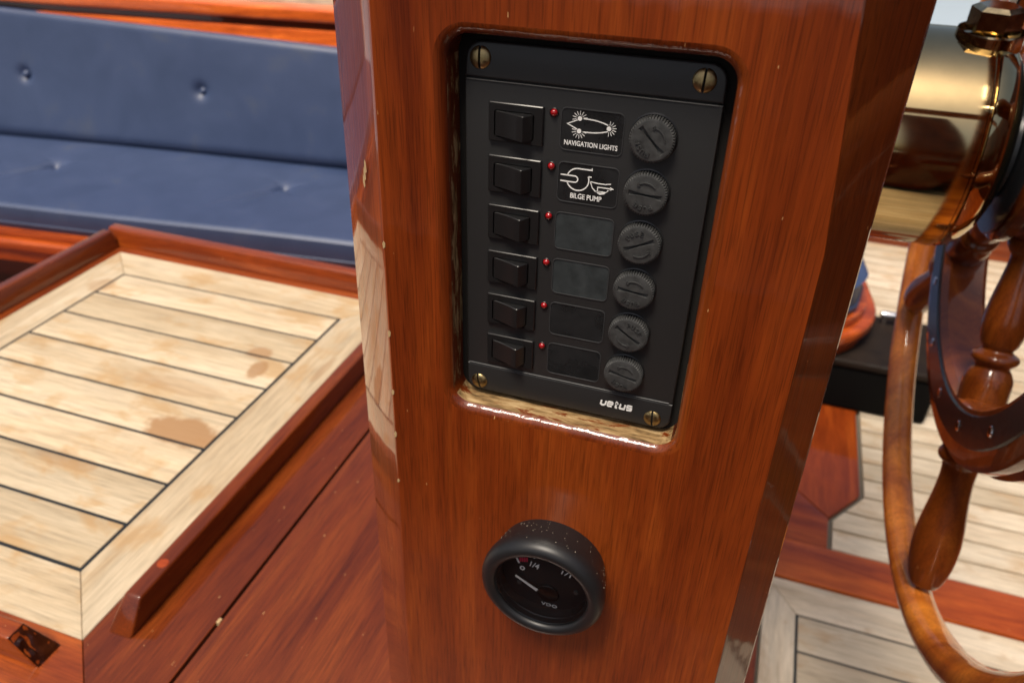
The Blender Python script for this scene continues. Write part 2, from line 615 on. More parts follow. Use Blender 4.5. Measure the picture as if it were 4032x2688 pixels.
# floor hatch in pale teak, bottom right
hatch = tag(empty('floor_hatch', (1.1, 0, ZF)), 'pale grey teak floor hatch with dark seams under the wheel', 'hatch')
hx0, hx1, hy0, hy1 = fx(.2065), .64, -1.0, fy(.4515)
cx0, cx1, cy1 = fx(.2449), .6397, fy(.4023)
HP = .051 * FS
obj('caulking', box(hx0 + .002, hx1, hy0, hy1 - .002, ZF - .013, ZF - .0012), M['caulk'], hatch, None)
obj('border_board', prism([(hx0, hy1), (hx1, hy1), (hx1, cy1 + .0014), (cx0 - .0014, cy1 + .0014)], ZF - .012, ZF, 'z', .0008, 1), M['deck_x'], hatch)
obj('border_board', prism([(hx0, hy1 - .0006), (cx0 - .002, cy1 + .0010), (cx0 - .002, hy0), (hx0, hy0)], ZF - .012, ZF, 'z', .0008, 1), M['deck_y'], hatch)
y = cy1
while y > -.5:
    obj('plank', box(cx0 + .002, cx1, y - HP + .0018, y - .0018, ZF - .012, ZF - .0002, .0008, 1), M['deck_x'], hatch)
    y -= HP

# unseen cockpit surroundings, added only for their reflections
tag(obj('reflection_bulkhead', box(1.55, 1.62, -1.3, 1.5, ZF - .012, .55, .01), mahogany('reflection_bulkhead_mahogany', 'z', .25, 1.0)), 'unseen dark mahogany bulkhead added on the right for its reflection', 'bulkhead', kind='structure')  # added wall, dark so the right chamfer reflects dark
tag(obj('reflection_coaming', box(-2.4, 1.54, -1.22, -1.15, ZF - .012, -.15, .01), mahogany('reflection_coaming_mahogany', 'x', .8, 1.0)), 'unseen mahogany coaming added on the near side for its reflection', 'coaming', kind='structure')  # added to give the brass drum contrast

cp = obj('reflection_post', box(.33, .43, -.72, -.62, ZF, .60, .012), mahogany('reflection_post_mahogany', 'z', .9, 1.0))  # added upright, for a brown bar mirrored in the brass
tag(cp, 'unseen mahogany upright added behind the viewer for its reflection', 'post', kind='structure')
ns = tag(obj('reflection_seat', box(-2.4, 1.54, -1.14, -.80, -.62, -.47, .004), mahogany('reflection_seat_mahogany', 'x', .4, 1.0)), 'unseen mahogany seat added on the near side, dark for reflections', 'seat', kind='structure')  # added, kept dark so the post front reflects little
tag(obj('reflection_boom', lathe([(0, -3), (.05, -2.98), (.085, -2.6), (.09, 0), (.085, 2.4), (0, 2.5)], 32, (1, 0, 0), Vector((0, -1.0, 1.05))), mahogany('reflection_boom_wood', 'x', 1.2, .9)), 'unseen varnished spar added overhead to band the brass drum', 'reflection_boom', kind='structure')  # added spar, lays a dark band across the brass

# low sill far behind the deck
tag(obj('sill_board', box(.44, 2.2, fy(1.535), fy(1.57), ZF - .01, -.52, .006), mahogany('sill_mahogany', 'x', .8, 1.2)), 'low red mahogany board closing the far end of the deck, under the brass drum', 'board')

# ------------------------------------------------------------------ bench across the back
BO = Vector((-1.07605, .95878, -.63643))
BU = Vector((math.cos(R(7)), math.sin(R(7)), 0))
BN = Vector((-BU.y, BU.x, 0))
BM = Matrix(((BU.x, BN.x, 0, BO.x), (BU.y, BN.y, 0, BO.y), (0, 0, 1, BO.z), (0, 0, 0, 1)))   # local: u, n, z


def bench_outline(f, e, r):
    pts = [(-1.6, .52), (-1.6, f)]
    for k in range(13):
        a = R(-90 + 90 * k / 12)
        pts.append((e - r + r * math.cos(a), f + r + r * math.sin(a)))
    pts += [(e, .52)]
    return pts


bench = tag(empty('bench', BO + BU * .2 + Vector((0, 0, -.05 + ZF - BO.z))), 'long varnished mahogany bench with rounded end behind the post', 'bench')
BE = mahogany('bench_mahogany', 'x', 1.8, 1.1)
obj('seat_board', prism(bench_outline(-.012, 1.47, .17), -.078, -.060, 'z', .003), BE, bench, mw=BM)
obj('edge_moulding', prism(bench_outline(-.030, 1.492, .185), -.105, -.0795, 'z', .009, 4), BE, bench, mw=BM)
obj('lower_moulding', prism(bench_outline(-.018, 1.478, .175), -.140, -.1065, 'z', .006, 3), BE, bench, mw=BM)
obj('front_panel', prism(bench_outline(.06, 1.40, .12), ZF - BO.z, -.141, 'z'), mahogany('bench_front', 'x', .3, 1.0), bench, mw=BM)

# seat cushion: a padded slab with two tufted dimples and drawn creases
tufts = [(-.479, .252), (.142, .257), (.763, .26), (-1.10, .25)]


def cushion_grid(nu, nv, fn, thick):
    bm = bmesh.new()
    top = [[bm.verts.new(fn(i / nu, j / nv)) for j in range(nv + 1)] for i in range(nu + 1)]
    for i in range(nu):
        for j in range(nv):
            bm.faces.new((top[i][j], top[i + 1][j], top[i + 1][j + 1], top[i][j + 1]))
    return bm, top


def seat_fn(a, b):
    u = -1.58 + (1.455 + 1.58) * a
    v = -.004 + .40 * b
    if u > 1.30:                                # rounded front corner at the far end
        t = (u - 1.30) / .155
        lo = -.004 + .155 * (1 - math.sqrt(max(0, 1 - t * t)))
        v = lo + (.396 - lo) * b
    z = 0.0
    ed = min(v + .004, 1.455 - u)
    if ed < .010: z -= .007 * (1 - max(0, ed) / .010) ** 2
    z += .004 * math.sin(u * 5) * math.sin(v * 8 + .5)
    for tu, tv in tufts:
        d = math.hypot(u - tu, v - tv)
        z -= .010 * math.exp(-(d / .020) ** 2) + .004 * math.exp(-(d / .08) ** 2)
        for ang, ln, dep in ((-128, .24, .010), (-112, .16, .007), (-60, .10, .004), (140, .08, .004), (20, .09, .004)):
            dx, dy = math.cos(R(ang)), math.sin(R(ang))
            s_ = (u - tu) * dx + (v - tv) * dy
            if 0 < s_ < ln:
                q = (u - tu) * dy - (v - tv) * dx + .02 * (s_ / ln) ** 2
                z -= dep * math.exp(-(q / .007) ** 2) * (1 - s_ / ln)
    return (u, v, z)


sc_ = tag(empty('seat_cushion', BM @ Vector((0, .2, -.059))), 'navy blue tufted seat cushion lying flat along the bench', 'cushion')
bm, top = cushion_grid(700, 70, seat_fn, .05)
obj('cushion_top', bm, M['navy'], sc_, 60, mw=BM, orient='cam')
bm = bmesh.new()
prof = [t[0] for t in top] if False else None
front = [seat_fn(i / 120, 0) for i in range(121)] + [(1.455, .2, -.007), (1.455, .396, -.007)]
A = [bm.verts.new(p) for p in front]
B_ = [bm.verts.new((p[0], p[1] - .004 if p[0] < 1.3 else p[1], -.026)) for p in front]
C_ = [bm.verts.new((p[0], p[1], -.058)) for p in front]
for L1, L2 in ((A, B_), (B_, C_)):
    for i in range(len(front) - 1):
        bm.faces.new((L1[i], L1[i + 1], L2[i + 1], L2[i]))
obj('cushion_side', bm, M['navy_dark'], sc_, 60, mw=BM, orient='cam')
# piping round the front edge
bm = bmesh.new()
pp = [seat_fn(i / 120, 0) for i in range(121)]
prev = None
for i, p in enumerate(pp):
    q = pp[min(i + 1, 120)]; o_ = pp[max(i - 1, 0)]
    t_ = Vector((q[0] - o_[0], q[1] - o_[1], 0)).normalized()
    n_ = Vector((t_.y, -t_.x, 0))
    c_ = Vector((p[0], p[1], -.046)) + n_ * .001
    ring = [bm.verts.new(c_ + (n_ * math.cos(2 * math.pi * k / 8) + Vector((0, 0, 1)) * math.sin(2 * math.pi * k / 8)) * .0034) for k in range(8)]
    if prev: bridge(bm, prev, ring)
    prev = ring
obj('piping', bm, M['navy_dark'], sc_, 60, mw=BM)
# back cushion, leaning back 12 degrees
btn = [(-.659, .165), (-.146, .160), (.367, .16), (-1.172, .165)]


def back_pt(u, s, t):
    """u along, s up the face, t outwards from the face"""
    c, sn = math.cos(R(12)), math.sin(R(12))
    return (u, .393 + s * sn - t * c, s * c + t * sn)


def back_fn(a, b):
    u = -1.58 + (1.36 + 1.58) * a
    h = .328 - .040 * max(0, min(1, (u + .70) / .92))       # top falls a little towards the far end
    s = -.004 + h * b
    t = .004 * math.sin(u * 4 + 1) * math.sin(s * 9)
    ed = h - s
    if ed < .016: t -= .010 * (1 - ed / .016) ** 2
    if s < .03: t -= .014 * (1 - max(0, s) / .03) ** 2
    for bu, bs in btn:
        d = math.hypot(u - bu, s - bs)
        t -= .014 * math.exp(-(d / .016) ** 2) + .004 * math.exp(-(d / .07) ** 2)
    return back_pt(u, s, t)


bc = tag(empty('back_cushion', BM @ Vector((0, .42, 0))), 'navy blue buttoned backrest cushion standing along the back of the bench', 'cushion')
bm, top = cushion_grid(420, 50, back_fn, .05)
n0 = len(top)
back = [bm.verts.new(tuple(Vector(top[i][-1].co) + Vector((0, .055, .004)))) for i in range(n0)]
for i in range(n0 - 1):
    bm.faces.new((top[i][-1], top[i + 1][-1], back[i + 1], back[i]))
obj('cushion_front', bm, M['navy'], bc, 60, mw=BM, orient='cam')
for bu, bs in btn[:3]:
    p = Vector(back_pt(bu, bs, -.014))
    ax_ = (Vector(back_pt(0, 0, 1)) - Vector(back_pt(0, 0, 0)))
    obj('button', lathe([(0, .008), (.005, .0072), (.009, .0035), (.0105, -.001), (0, -.004)], 20, ax_, p), M['navy'], bc, 60, mw=BM)

# coaming behind the backrest
coam = tag(empty('coaming', BM @ Vector((0, .52, -.05))), 'bright orange mahogany coaming with a moulded cap above the backrest', 'coaming')
CO = mahogany('coaming_mahogany', 'x', 3.8, 1.0)
obj('board', box(-1.7, 1.30, .470, .520, -.08, .312, .003), CO, coam, mw=BM)
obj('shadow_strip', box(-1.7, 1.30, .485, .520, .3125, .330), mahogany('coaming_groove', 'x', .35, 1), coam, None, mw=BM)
obj('cap_rail', box(-1.7, 1.30, .466, .535, .3305, .362, .008, 4), CO, coam, mw=BM)
tag(obj('bulwark', box(-2.0, 1.28, .62, .66, -.2, .50, .01), M['cream'], mw=BM), 'cream painted bulwark glimpsed above the coaming at the top edge', 'bulwark')

# black box standing in for the dark shaded space by the bench end
bb = tag(empty('shade_box', (fx(.345), fy(.93), ZF)), 'black block standing in for the shaded space beside the bench end, with a short chrome handle', 'box')
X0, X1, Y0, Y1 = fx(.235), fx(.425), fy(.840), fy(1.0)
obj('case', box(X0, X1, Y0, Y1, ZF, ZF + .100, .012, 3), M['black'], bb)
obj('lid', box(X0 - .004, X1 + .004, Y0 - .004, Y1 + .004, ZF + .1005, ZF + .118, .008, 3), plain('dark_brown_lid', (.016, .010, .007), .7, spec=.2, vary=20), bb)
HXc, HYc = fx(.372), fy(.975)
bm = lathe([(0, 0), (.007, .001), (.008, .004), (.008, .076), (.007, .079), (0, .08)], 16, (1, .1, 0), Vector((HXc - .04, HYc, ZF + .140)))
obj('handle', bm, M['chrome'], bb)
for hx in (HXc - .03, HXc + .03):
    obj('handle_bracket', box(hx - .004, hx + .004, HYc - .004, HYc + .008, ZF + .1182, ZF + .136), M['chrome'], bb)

# ------------------------------------------------------------------ cockpit table, left
ZT = -.4364
table = tag(empty('cockpit_table', (-.5, .24, ZT - .045)), 'mahogany cockpit table with pale teak planked inlay and raised rails', 'table')
tx0, tx1, ty0, ty1 = -.7365, -.3052, -.0230, .4985      # teak field
kx0, kx1 = -.6838, -.3560
ys = [.4470 - .05236 * i for i in range(9)]
kw = .0017
obj('caulking', box(tx0 + .004, tx1 - .004, ty0 + .004, ty1 - .004, ZT - .012, ZT - .0016), M['caulk'], table, None)
TB = ZT - .011
obj('border_board', prism([(tx0, ty0), (tx1, ty0), (kx1 + kw, ys[8] - kw), (kx0 - kw, ys[8] - kw)], TB, ZT - .0006, 'z', .0006, 1), M['teak_x'], table)
obj('border_board', prism([(tx0, ty1), (kx0 - kw, ys[0] + kw), (kx1 + kw, ys[0] + kw), (tx1, ty1)], TB, ZT - .0006, 'z', .0006, 1), M['teak_x'], table)
obj('border_board', prism([(tx1, ty0 + .0003), (tx1, ty1 - .0003), (kx1 + kw, ys[0] + kw - .0003), (kx1 + kw, ys[8] - kw + .0003)], TB, ZT - .0008, 'z', .0006, 1), M['teak_y'], table)
obj('border_board', prism([(tx0, ty0 + .0003), (kx0 - kw, ys[8] - kw + .0003), (kx0 - kw, ys[0] + kw - .0003), (tx0, ty1 - .0003)], TB, ZT - .0008, 'z', .0006, 1), M['teak_y'], table)
pm = mesh(box(kx0 + kw, kx1 - kw, -.05236 / 2 + kw, .05236 / 2 - kw, -.011, 0, .0010, 2), 35)
pm.materials.append(M['teak_x'])
for i in range(8):
    link('plank', pm, None, table, Matrix.Translation((0, (ys[i] + ys[i + 1]) / 2, ZT - .0006 + random.uniform(-.0002, .0002))))

# mahogany frame round the teak, mitred, and the board beyond the joint
ox0, ox1, oy0, oy1 = -.79, -.2225, -.16, .55
fz = ZT - .001
mit = .0002
obj('frame_board', prism([(ox0, oy0), (-.1683, oy0), (tx1, ty0 - mit), (tx0, ty0 - mit)], ZT - .03, fz, 'z', .0004, 1), mahogany('near_frame', 'x', 1.25, 1.0), table)
obj('frame_board', prism([(ox1, oy0 + .0545), (ox1, oy1), (tx1 + mit, oy1), (tx1 + mit, ty0), (tx1 + .0006, ty0 - .0003)], ZT - .03, fz - .0003, 'z', .0004, 1), mahogany('side_frame', 'y', .78, 1.0), table)
obj('frame_board', box(tx0, tx1, ty1 + mit, oy1, ZT - .03, fz, .0004, 1), M['mah_x'], table)
obj('frame_board', box(ox0, tx0 - mit, ty0, oy1, ZT - .03, fz, .0004, 1), M['mah_y'], table)
obj('underside', box(ox0 + .01, ox1 - .01, oy0 + .01, oy1 - .01, ZT - .045, ZT - .031, 0), M['mah_y'], table, None)
obj('pedestal_leg', lathe([(.09, 0), (.09, .02), (.045, .04), (.04, .20), (.06, .2035)], 24, (0, 0, 1), Vector((-.5, .25, ZF + .001))), M['mah_z'], table)

RH = .0255


def rail(name, p0, p1, inner, end0, end1, mat, taper=0.0):
    """raised fiddle: outer face upright, inner face sloped; base runs p0 to p1 along its outer edge"""
    p0, p1 = Vector(p0), Vector(p1)
    d = (p1 - p0).normalized()
    q = Vector(inner)
    bm = bmesh.new()
    S = []
    for P, sg, e in ((p0, 1, end0), (p1, -1, end1)):
        S.append([P, P + q * .0215, P + q * .0145 + d * sg * e + Vector((0, 0, RH)), P + d * sg * e + Vector((0, 0, RH))])
    V = [[bm.verts.new(c) for c in s_] for s_ in S]
    bm.faces.new(V[0]); bm.faces.new(V[1])
    for i in range(4):
        bm.faces.new((V[0][i], V[0][(i + 1) % 4], V[1][(i + 1) % 4], V[1][i]))
    bmesh.ops.recalc_face_normals(bm, faces=bm.faces[:])
    bmesh.ops.bevel(bm, geom=bm.edges[:], offset=.0022, segments=4, profile=.5, affect='EDGES')
    return obj(name, bm, mat, table, 40)


RY = mahogany('rail_crosswise', 'y', .8, 1.0, wave=1.5)
RX = mahogany('rail_lengthwise', 'x', 1.15, 1.05, wave=1.5)
zb = fz - .0005
rail('rail', (-.2720, -.0115, zb), (-.2720, .5335, zb), (-1, 0, 0), .019, .0005, RY)
rail('rail', (-.7700, .5340, zb), (-.2950, .5340, zb), (0, -1, 0), .0005, .0005, RX)
rail('rail', (-.7700, .06, zb), (-.7700, .5120, zb), (1, 0, 0), .019, .0005, RY)
rail('rail', (-.6900, -.0525, zb), (-.3170, -.0525, zb), (0, 1, 0), .018, .018, RX)
# dark, rough, heavily varnished end grain on the near rail
bm = bmesh.new()
g = []
for i in range(9):
    row = []
    for j in range(9):
        a, b_ = i / 8, j / 8
        y0, y1 = -.0518, -.0318 - .0066 * b_
        w = 0 if i in (0, 8) or j in (0, 8) else random.uniform(-.0009, .0016)
        row.append(bm.verts.new((-.3164 - .0182 * b_ + w, y0 + (y1 - y0) * a, zb + .0004 + (RH - .0006) * b_ + w)))
    g.append(row)
for i in range(8):
    for j in range(8):
        bm.faces.new((g[i][j], g[i + 1][j], g[i + 1][j + 1], g[i][j + 1]))
tag(obj('end_grain', bm, M['mah_end'], table, 60, orient='cam'), 'dark lumpy varnished end of the near rail')
# wooden plug on top of the rail, thin brass pin in the joint
obj('plug', lathe([(0, .0004), (.0042, .0004), (.0045, 0), (.0045, -.001)], 20, (0, 0, 1), Vector((-.2785, .040, zb + RH))), mahogany('plug_wood', 'x', 1.7, 1.15), table)
jx = -.2195
side = obj('side_board', prism([(jx, oy0), (jx, .62), (.137, .62), (.137, oy0)], ZT - .03, fz - .0002, 'z', .0008, 2), mahogany('inner_board', 'y', .74, 1.0), table)
obj('joint_strip', box(ox1 + .0002, jx - .0002, oy0 + .06, .55, ZT - .03, fz - .006), M['gap'], table, None)
obj('hinge_pin', box(-.2224, -.2196, .0225, .0270, fz - .004, fz + .0006, .0004, 1), M['chip'], table)

# ------------------------------------------------------------------ post with the recess
YF = -.010
zt, zbm = .42, ZT
def xl(z): return -.0367 + .0122 * (z - .02)        # slight spread downwards
def xr(z): return .1272 - (.0075 * (z - -.05) / .08 if z > -.05 else -.010 * (-.05 - z))
def xrb(z): return .1412 - .016 * min(0, z)          # back edge of the right chamfer
CL, CLY, CR, DEP = .0294, .0247, .0150, .50
zs = [zbm, -.30, -.20, -.12, -.05, -.02, .01, .03, zt]
post = tag(empty('control_post', (.045, .2, ZT)), 'glossy mahogany post with chamfered edges carrying the black panel and gauge', 'post')
# front face with a rounded opening
ox_0, ox_1, oz_0, oz_1 = -.0095, .0893, -.1478, .0092
lip = .0042
bm = bmesh.new()
outer = [bm.verts.new((xl(z), YF, z)) for z in zs] + [bm.verts.new((xr(z), YF, z)) for z in reversed(zs)]
inner = [bm.verts.new((p[0], YF, p[1])) for p in rrect(ox_0 - lip, ox_1 + lip, oz_0 - lip, oz_1 + lip, .0125, 8)]
fill_between(bm, [outer, inner])
obj('front_face', bm, M['mah_z'], post, 30, orient='cam')
# chamfers and flanks
for nm, f0, f1 in (('left_chamfer', lambda z: (xl(z), YF), lambda z: (xl(z) - CL, YF + CLY)), ('right_chamfer', lambda z: (xr(z), YF), lambda z: (xrb(z), YF + .018))):
    bm = bmesh.new()
    sg = -1 if nm[0] == 'l' else 1
    fr = .0012
    cols = []
    for z in zs:
        (xa, ya), (xb, yb) = f0(z), f1(z)
        cols.append([bm.verts.new(p) for p in ((xa, ya, z), (xa + (xb - xa) * .025, ya + (yb - ya) * .012, z), (xa + (xb - xa) * .06, ya + (yb - ya) * .05, z), (xa + (xb - xa) * .96, ya + (yb - ya) * .96, z), (xb, yb + .001, z), (xb, yb + .006, z), (xb, DEP, z))])
    for a, b_ in zip(cols, cols[1:]):
        for i in range(len(a) - 1):
            bm.faces.new((a[i], a[i + 1], b_[i + 1], b_[i]))
    if sg > 0:
        bm.verts.ensure_lookup_table()
    me = mesh(bm, 50 if sg < 0 else 12, 'cam')
    link('chamfer', me, mahogany(nm, 'z', 1.1 if sg < 0 else .36, 1.05, wave=.45 if sg < 0 else .5, coat_ior=1.5 if sg < 0 else 1.43), post)  # right chamfer wood darkened to imitate its unlit, dark-reflecting side
bm = bmesh.new()
bm.faces.new([bm.verts.new(p) for p in ((xl(zt) - CL, DEP, zt), (xrb(zt), DEP, zt), (xrb(zbm), DEP, zbm), (xl(zbm) - CL, DEP, zbm))])
bm.faces.new([bm.verts.new(p) for p in ((xl(zt), YF, zt), (xr(zt), YF, zt), (xrb(zt), YF + .018, zt), (xrb(zt), DEP, zt), (xl(zt) - CL, DEP, zt), (xl(zt) - CL, YF + CLY, zt))])
obj('back_panel', bm, M['mah_z'], post, None)
bm = box(.02, .1435, .02, .49, ZF, ZT - .0305)
obj('plinth', bm, M['mah_z'], post, None)
# varnish fillet where the post meets the board
bm = bmesh.new()
rows = []
for off, zz in ((0.0, .006), (.0015, .0025), (.005, 0.0002)):
    z = ZT
    pts = [(xr(z), YF - off), (xl(z) - off * .4, YF - off), (xl(z) - CL - off, YF + CLY - off * .4), (xl(z) - CL - off, .3)]
    rows.append([bm.verts.new((p[0], p[1], z + zz - .0008)) for p in pts])
for a, b_ in zip(rows, rows[1:]):
    for i in range(3): bm.faces.new((a[i], a[i + 1], b_[i + 1], b_[i]))
obj('foot_fillet', bm, M['mah_z'], post, 60, orient='cam')
# recess: rounded lip, worn walls and floor
def loops(offs):
    out = []
    for e, yy in offs:
        out.append([(p[0], yy, p[1]) for p in rrect(ox_0 - e, ox_1 + e, oz_0 - e, oz_1 + e, .0083 + e, 8)])
    return out
L = loops([(lip, YF)] + [(lip - lip * math.sin(R(a)), YF + lip * (1 - math.cos(R(a)))) for a in (18, 36, 54, 72, 90)] + [(0, .004)])
bmA, bmB, bmC, bmD = bmesh.new(), bmesh.new(), bmesh.new(), bmesh.new()
for li, (a, b_) in enumerate(zip(L, L[1:])):
    n = len(a)
    for i in range(n):
        j = (i + 1) % n
        zc = (a[i][2] + a[j][2]) / 2
        low = zc < oz_0 + .004
        high = zc > oz_1 - .03
        bm = bmA if (li < 4 or high) else bmB if low else bmC if a[i][0] < .04 else bmD
        bm.faces.new([bm.verts.new(p) for p in (a[i], a[j], b_[j], b_[i])])
for bm in (bmA, bmB, bmC, bmD):
    bmesh.ops.remove_doubles(bm, verts=bm.verts[:], dist=1e-6)
obj('recess_edge', bmA, mahogany('recess_lip', 'z', .8, 1.0, coat_rough=.08, wave=1.3, wfreq=7), post, 60, orient='cam')
obj('recess_wall', bmC, M['mah_worn'], post, 60, orient='cam')
obj('recess_wall', bmD, M['mah_worn'], post, 60, orient='cam')
tag(obj('recess_ledge', bmB, M['mah_ledge'], post, 60, orient='cam'), 'worn bottom edge of the recess with flaking varnish')
bm = bmesh.new()
bm.faces.new([bm.verts.new((p[0], .0038, p[1])) for p in rrect(ox_0 - .001, ox_1 + .001, oz_0 - .001, oz_1 + .001, .008, 8)])
obj('recess_floor', bm, M['gap'], post, None, orient='cam')
# bare wood chips along the left arris
for z in (-.075, -.118, -.15, -.175, -.205):
    hh = random.uniform(.0008, .0022)
    x = xl(z)
    bm = prism([(x - .0006, z - hh), (x + .0003, z - hh * .6), (x + .0005, z + hh * .4), (x - .0002, z + hh), (x - .0008, z + hh * .3)], YF - .0002, YF + .0010, 'y')
    obj('varnish_chip', bm, M['chip'], post, None)
for k, z in enumerate((-.046, -.0495, -.053)):
    bm = bmesh.new()
    c = Vector((xl(z) - .0105 - .001 * k, YF + (.0105 + .001 * k) * .84 - .0003, z))
    e1 = Vector((-.766, .643, 0)); e2 = Vector((0, 0, 1))
    pts = [c + e1 * (a * .0012) + e2 * (b_ * .0030) for a, b_ in ((-1, -.6), (.2, -1), (1, -.2), (.5, .9), (-.6, .7))]
    bm.faces.new([bm.verts.new(p + Vector((-.0003, -.0003, 0))) for p in pts])
    obj('varnish_chip', bm, M['chip'], post, None)

# ------------------------------------------------------------------ switch panel in the recess
MM = .001
panel = tag(empty('switch_panel', (.040, .002, -.07)), 'black six way boat switch panel with rockers, red lights and fuse caps', 'switch panel')
px0, px1, pz0, pz1 = -.0057, .0860, -.1448, .0056
zg1, zg2 = -.0070, -.1310


def round_part(x0, x1, z0, z1, r_tl, r_bl, y0, y1, bev=.0013):
    pts = []
    for cx, cz, a0, r in ((x1, z1, 0, r_tl), (x0, z1, 90, r_tl), (x0, z0, 180, r_bl), (x1, z0, 270, r_bl)):
        sx = -1 if a0 in (0, 270) else 1
        sz = -1 if a0 in (0, 90) else 1
        if r < 1e-5:
            pts.append((cx, cz)); continue
        for k in range(7):
            a = R(a0 + 15 * k)
            pts.append((cx + sx * r + r * math.cos(a), cz + sz * r + r * math.sin(a)))
    bm = prism(pts, y0, y1, 'y')
    es = [e for e in bm.edges if all(abs(v.co.y - y0) < 1e-7 for v in e.verts)]
    bmesh.ops.bevel(bm, geom=es, offset=bev, segments=4, profile=.5, affect='EDGES', clamp_overlap=True)
    return bm


bm = round_part(px0, px1, zg1 + .00015, pz1, .0062, 0, -.0002, .003, .0009)
for v in bm.verts:                                   # the top plate leans back slightly
    if v.co.y < .002: v.co.y += .0016 * max(0, (v.co.z - zg1) / (pz1 - zg1))
obj('top_plate', bm, M['plastic'], panel, 40)
obj('face_plate', round_part(px0, px1, zg2 + .00015, zg1 - .00025, 0, 0, 0, .003, .0006), M['plastic'], panel, 40)
obj('bottom_plate', round_part(px0, px1, pz0, zg2 - .00025, 0, .0055, -.0002, .003, .0009), M['plastic'], panel, 40)
obj('back_box', box(px0 + .002, px1 - .002, .0012, .0037, pz0 + .002, pz1 - .002), M['plastic2'], panel, None)
# hairline ridges along the two steps
obj('step_ridge', box(px0 + .0008, px1 - .0015, -.00035, .0005, zg1 - .00085, zg1 - .00035, .00015, 1), M['rim'], panel)
obj('step_ridge', box(px0 + .0008, px1 - .0015, -.00040, .0005, zg2 + .00015, zg2 + .00055, .00015, 1), M['rim'], panel)

# slotted screws
def screw_mesh(r, h, slot):
    bm = bmesh.new()
    for sg in (-1, 1):
        b2 = lathe([(r, .0012)] + [(r * math.cos(R(a)), -h * math.sin(R(a))) for a in (0, 15, 32, 50, 70)] + [(0, -h)], 28, (0, 1, 0))
        bmesh.ops.bisect_plane(b2, geom=b2.verts[:] + b2.edges[:] + b2.faces[:], plane_co=(sg * slot / 2, 0, 0), plane_no=(sg, 0, 0), clear_inner=True)
        edges = [e for e in b2.edges if e.is_boundary and all(abs(v.co.x - sg * slot / 2) < 1e-6 for v in e.verts)]
        bmesh.ops.contextual_create(b2, geom=edges)
        tmp = bpy.data.meshes.new('tmp'); b2.to_mesh(tmp); b2.free()
        bm.from_mesh(tmp); bpy.data.meshes.remove(tmp)
    return mesh(bm, 40)


sm = screw_mesh(.0040, .0014, .00085)
sm.materials.append(M['brass_old'])
bmf = disc(0, 0, .0037, -.0001, .0012, 20)
fm = mesh(bmf, None); fm.materials.append(M['gap'])
for (sx, sz, k, a) in ((0, 0, 1, 2), (.07855, 0, 1, -2), (0, -.14, .93, 12), (.0785, -.14, .93, 4)):
    mw = Matrix.Translation((sx, -.0002 + (.0008 if sz == 0 else 0), sz)) @ Matrix.Rotation(R(-7 if sz == 0 else 0), 4, 'X') @ Matrix.Rotation(R(-a), 4, 'Y') @ Matrix.Diagonal((k, 1, k, 1))
    so = link('screw', sm, None, panel, mw)
    link('slot', fm, None, so, mw)

PZ = [-.0160 - .01975 * i for i in range(6)]          # led heights
# rocker switch meshes
def bezel_mesh():
    bm = bmesh.new()
    x0, x1, z0, z1 = .0039, .0247, -.0128, .0016
    hx0, hx1, hz0, hz1 = .0060, .0214, -.0112, -.0011
    y0 = -.0013
    def ring(a, b, c, d, y, r): return [bm.verts.new((p[0], y, p[1])) for p in rrect(a, b, c, d, r, 3)]
    r1 = ring(x0, x1, z0, z1, .0004, .0004)
    r2 = ring(x0, x1, z0, z1, y0 + .0003, .0004)
    r3 = ring(x0 + .0003, x1 - .0003, z0 + .0003, z1 - .0003, y0, .0004)
    r4 = ring(hx0, hx1, hz0, hz1, y0, .0012)
    r5 = ring(hx0, hx1, hz0, hz1, .0006, .0012)
    for a, b in ((r1, r2), (r2, r3), (r3, r4), (r4, r5)): bridge(bm, a, b)
    return mesh(bm, 30)


def rocker_mesh():
    """wedge with a concave face rising to a ridge near its right side"""
    prof = [(.0064, -.0008)]
    for t in (0, .25, .5, .75, 1):
        prof.append((.0066 + t * .0112, -.0012 - .0040 * (t ** 1.25)))
    prof += [(.0182, -.0052), (.0186, -.0049), (.0209, -.0014), (.0209, .0009), (.0064, .0009)]
    bm = bmesh.new()
    rows = []
    for z, ins in ((-.01085, .0003), (-.0106, 0), (-.0050, 0), (-.0017, 0), (-.00145, .0003)):
        row = []
        for x, y in prof:
            crown = 0.0
            if z > -.003: crown = 0
            row.append(bm.verts.new((x, min(y + ins, .0009), z)))
        rows.append(row)
    n = len(prof)
    for a, b in zip(rows, rows[1:]):
        for i in range(n): bm.faces.new((a[i], a[(i + 1) % n], b[(i + 1) % n], b[i]))
    bm.faces.new(rows[0]); bm.faces.new(rows[-1])
    return mesh(bm, 28)


bzm, rkm = bezel_mesh(), rocker_mesh()
bzm.materials.append(M['plastic2']); rkm.materials.append(M['plastic2'])
bmw = box(.0059, .0215, .0004, .0010, -.0113, -.0010)
wellm = mesh(bmw, None); wellm.materials.append(M['gap'])
ledm = mesh(lathe([(.00135, .0003), (.00135, -.0004), (.0011, -.0010), (.0006, -.00135), (0, -.00145)], 20, (0, 1, 0)), 60)
ledm.materials.append(M['led'])
collm = mesh(lathe([(.00175, .0003), (.00175, -.0003), (.0015, -.00045), (.0013, -.0003), (.0013, .0003)], 20, (0, 1, 0)), 60)
collm.materials.append(M['plastic2'])
# label plates
def plate_mesh():
    bm = prism(rrect(.0313, .0535, -.0127, .0020, .0017, 4), -.00005, .0006, 'y')
    return mesh(bm, 30)


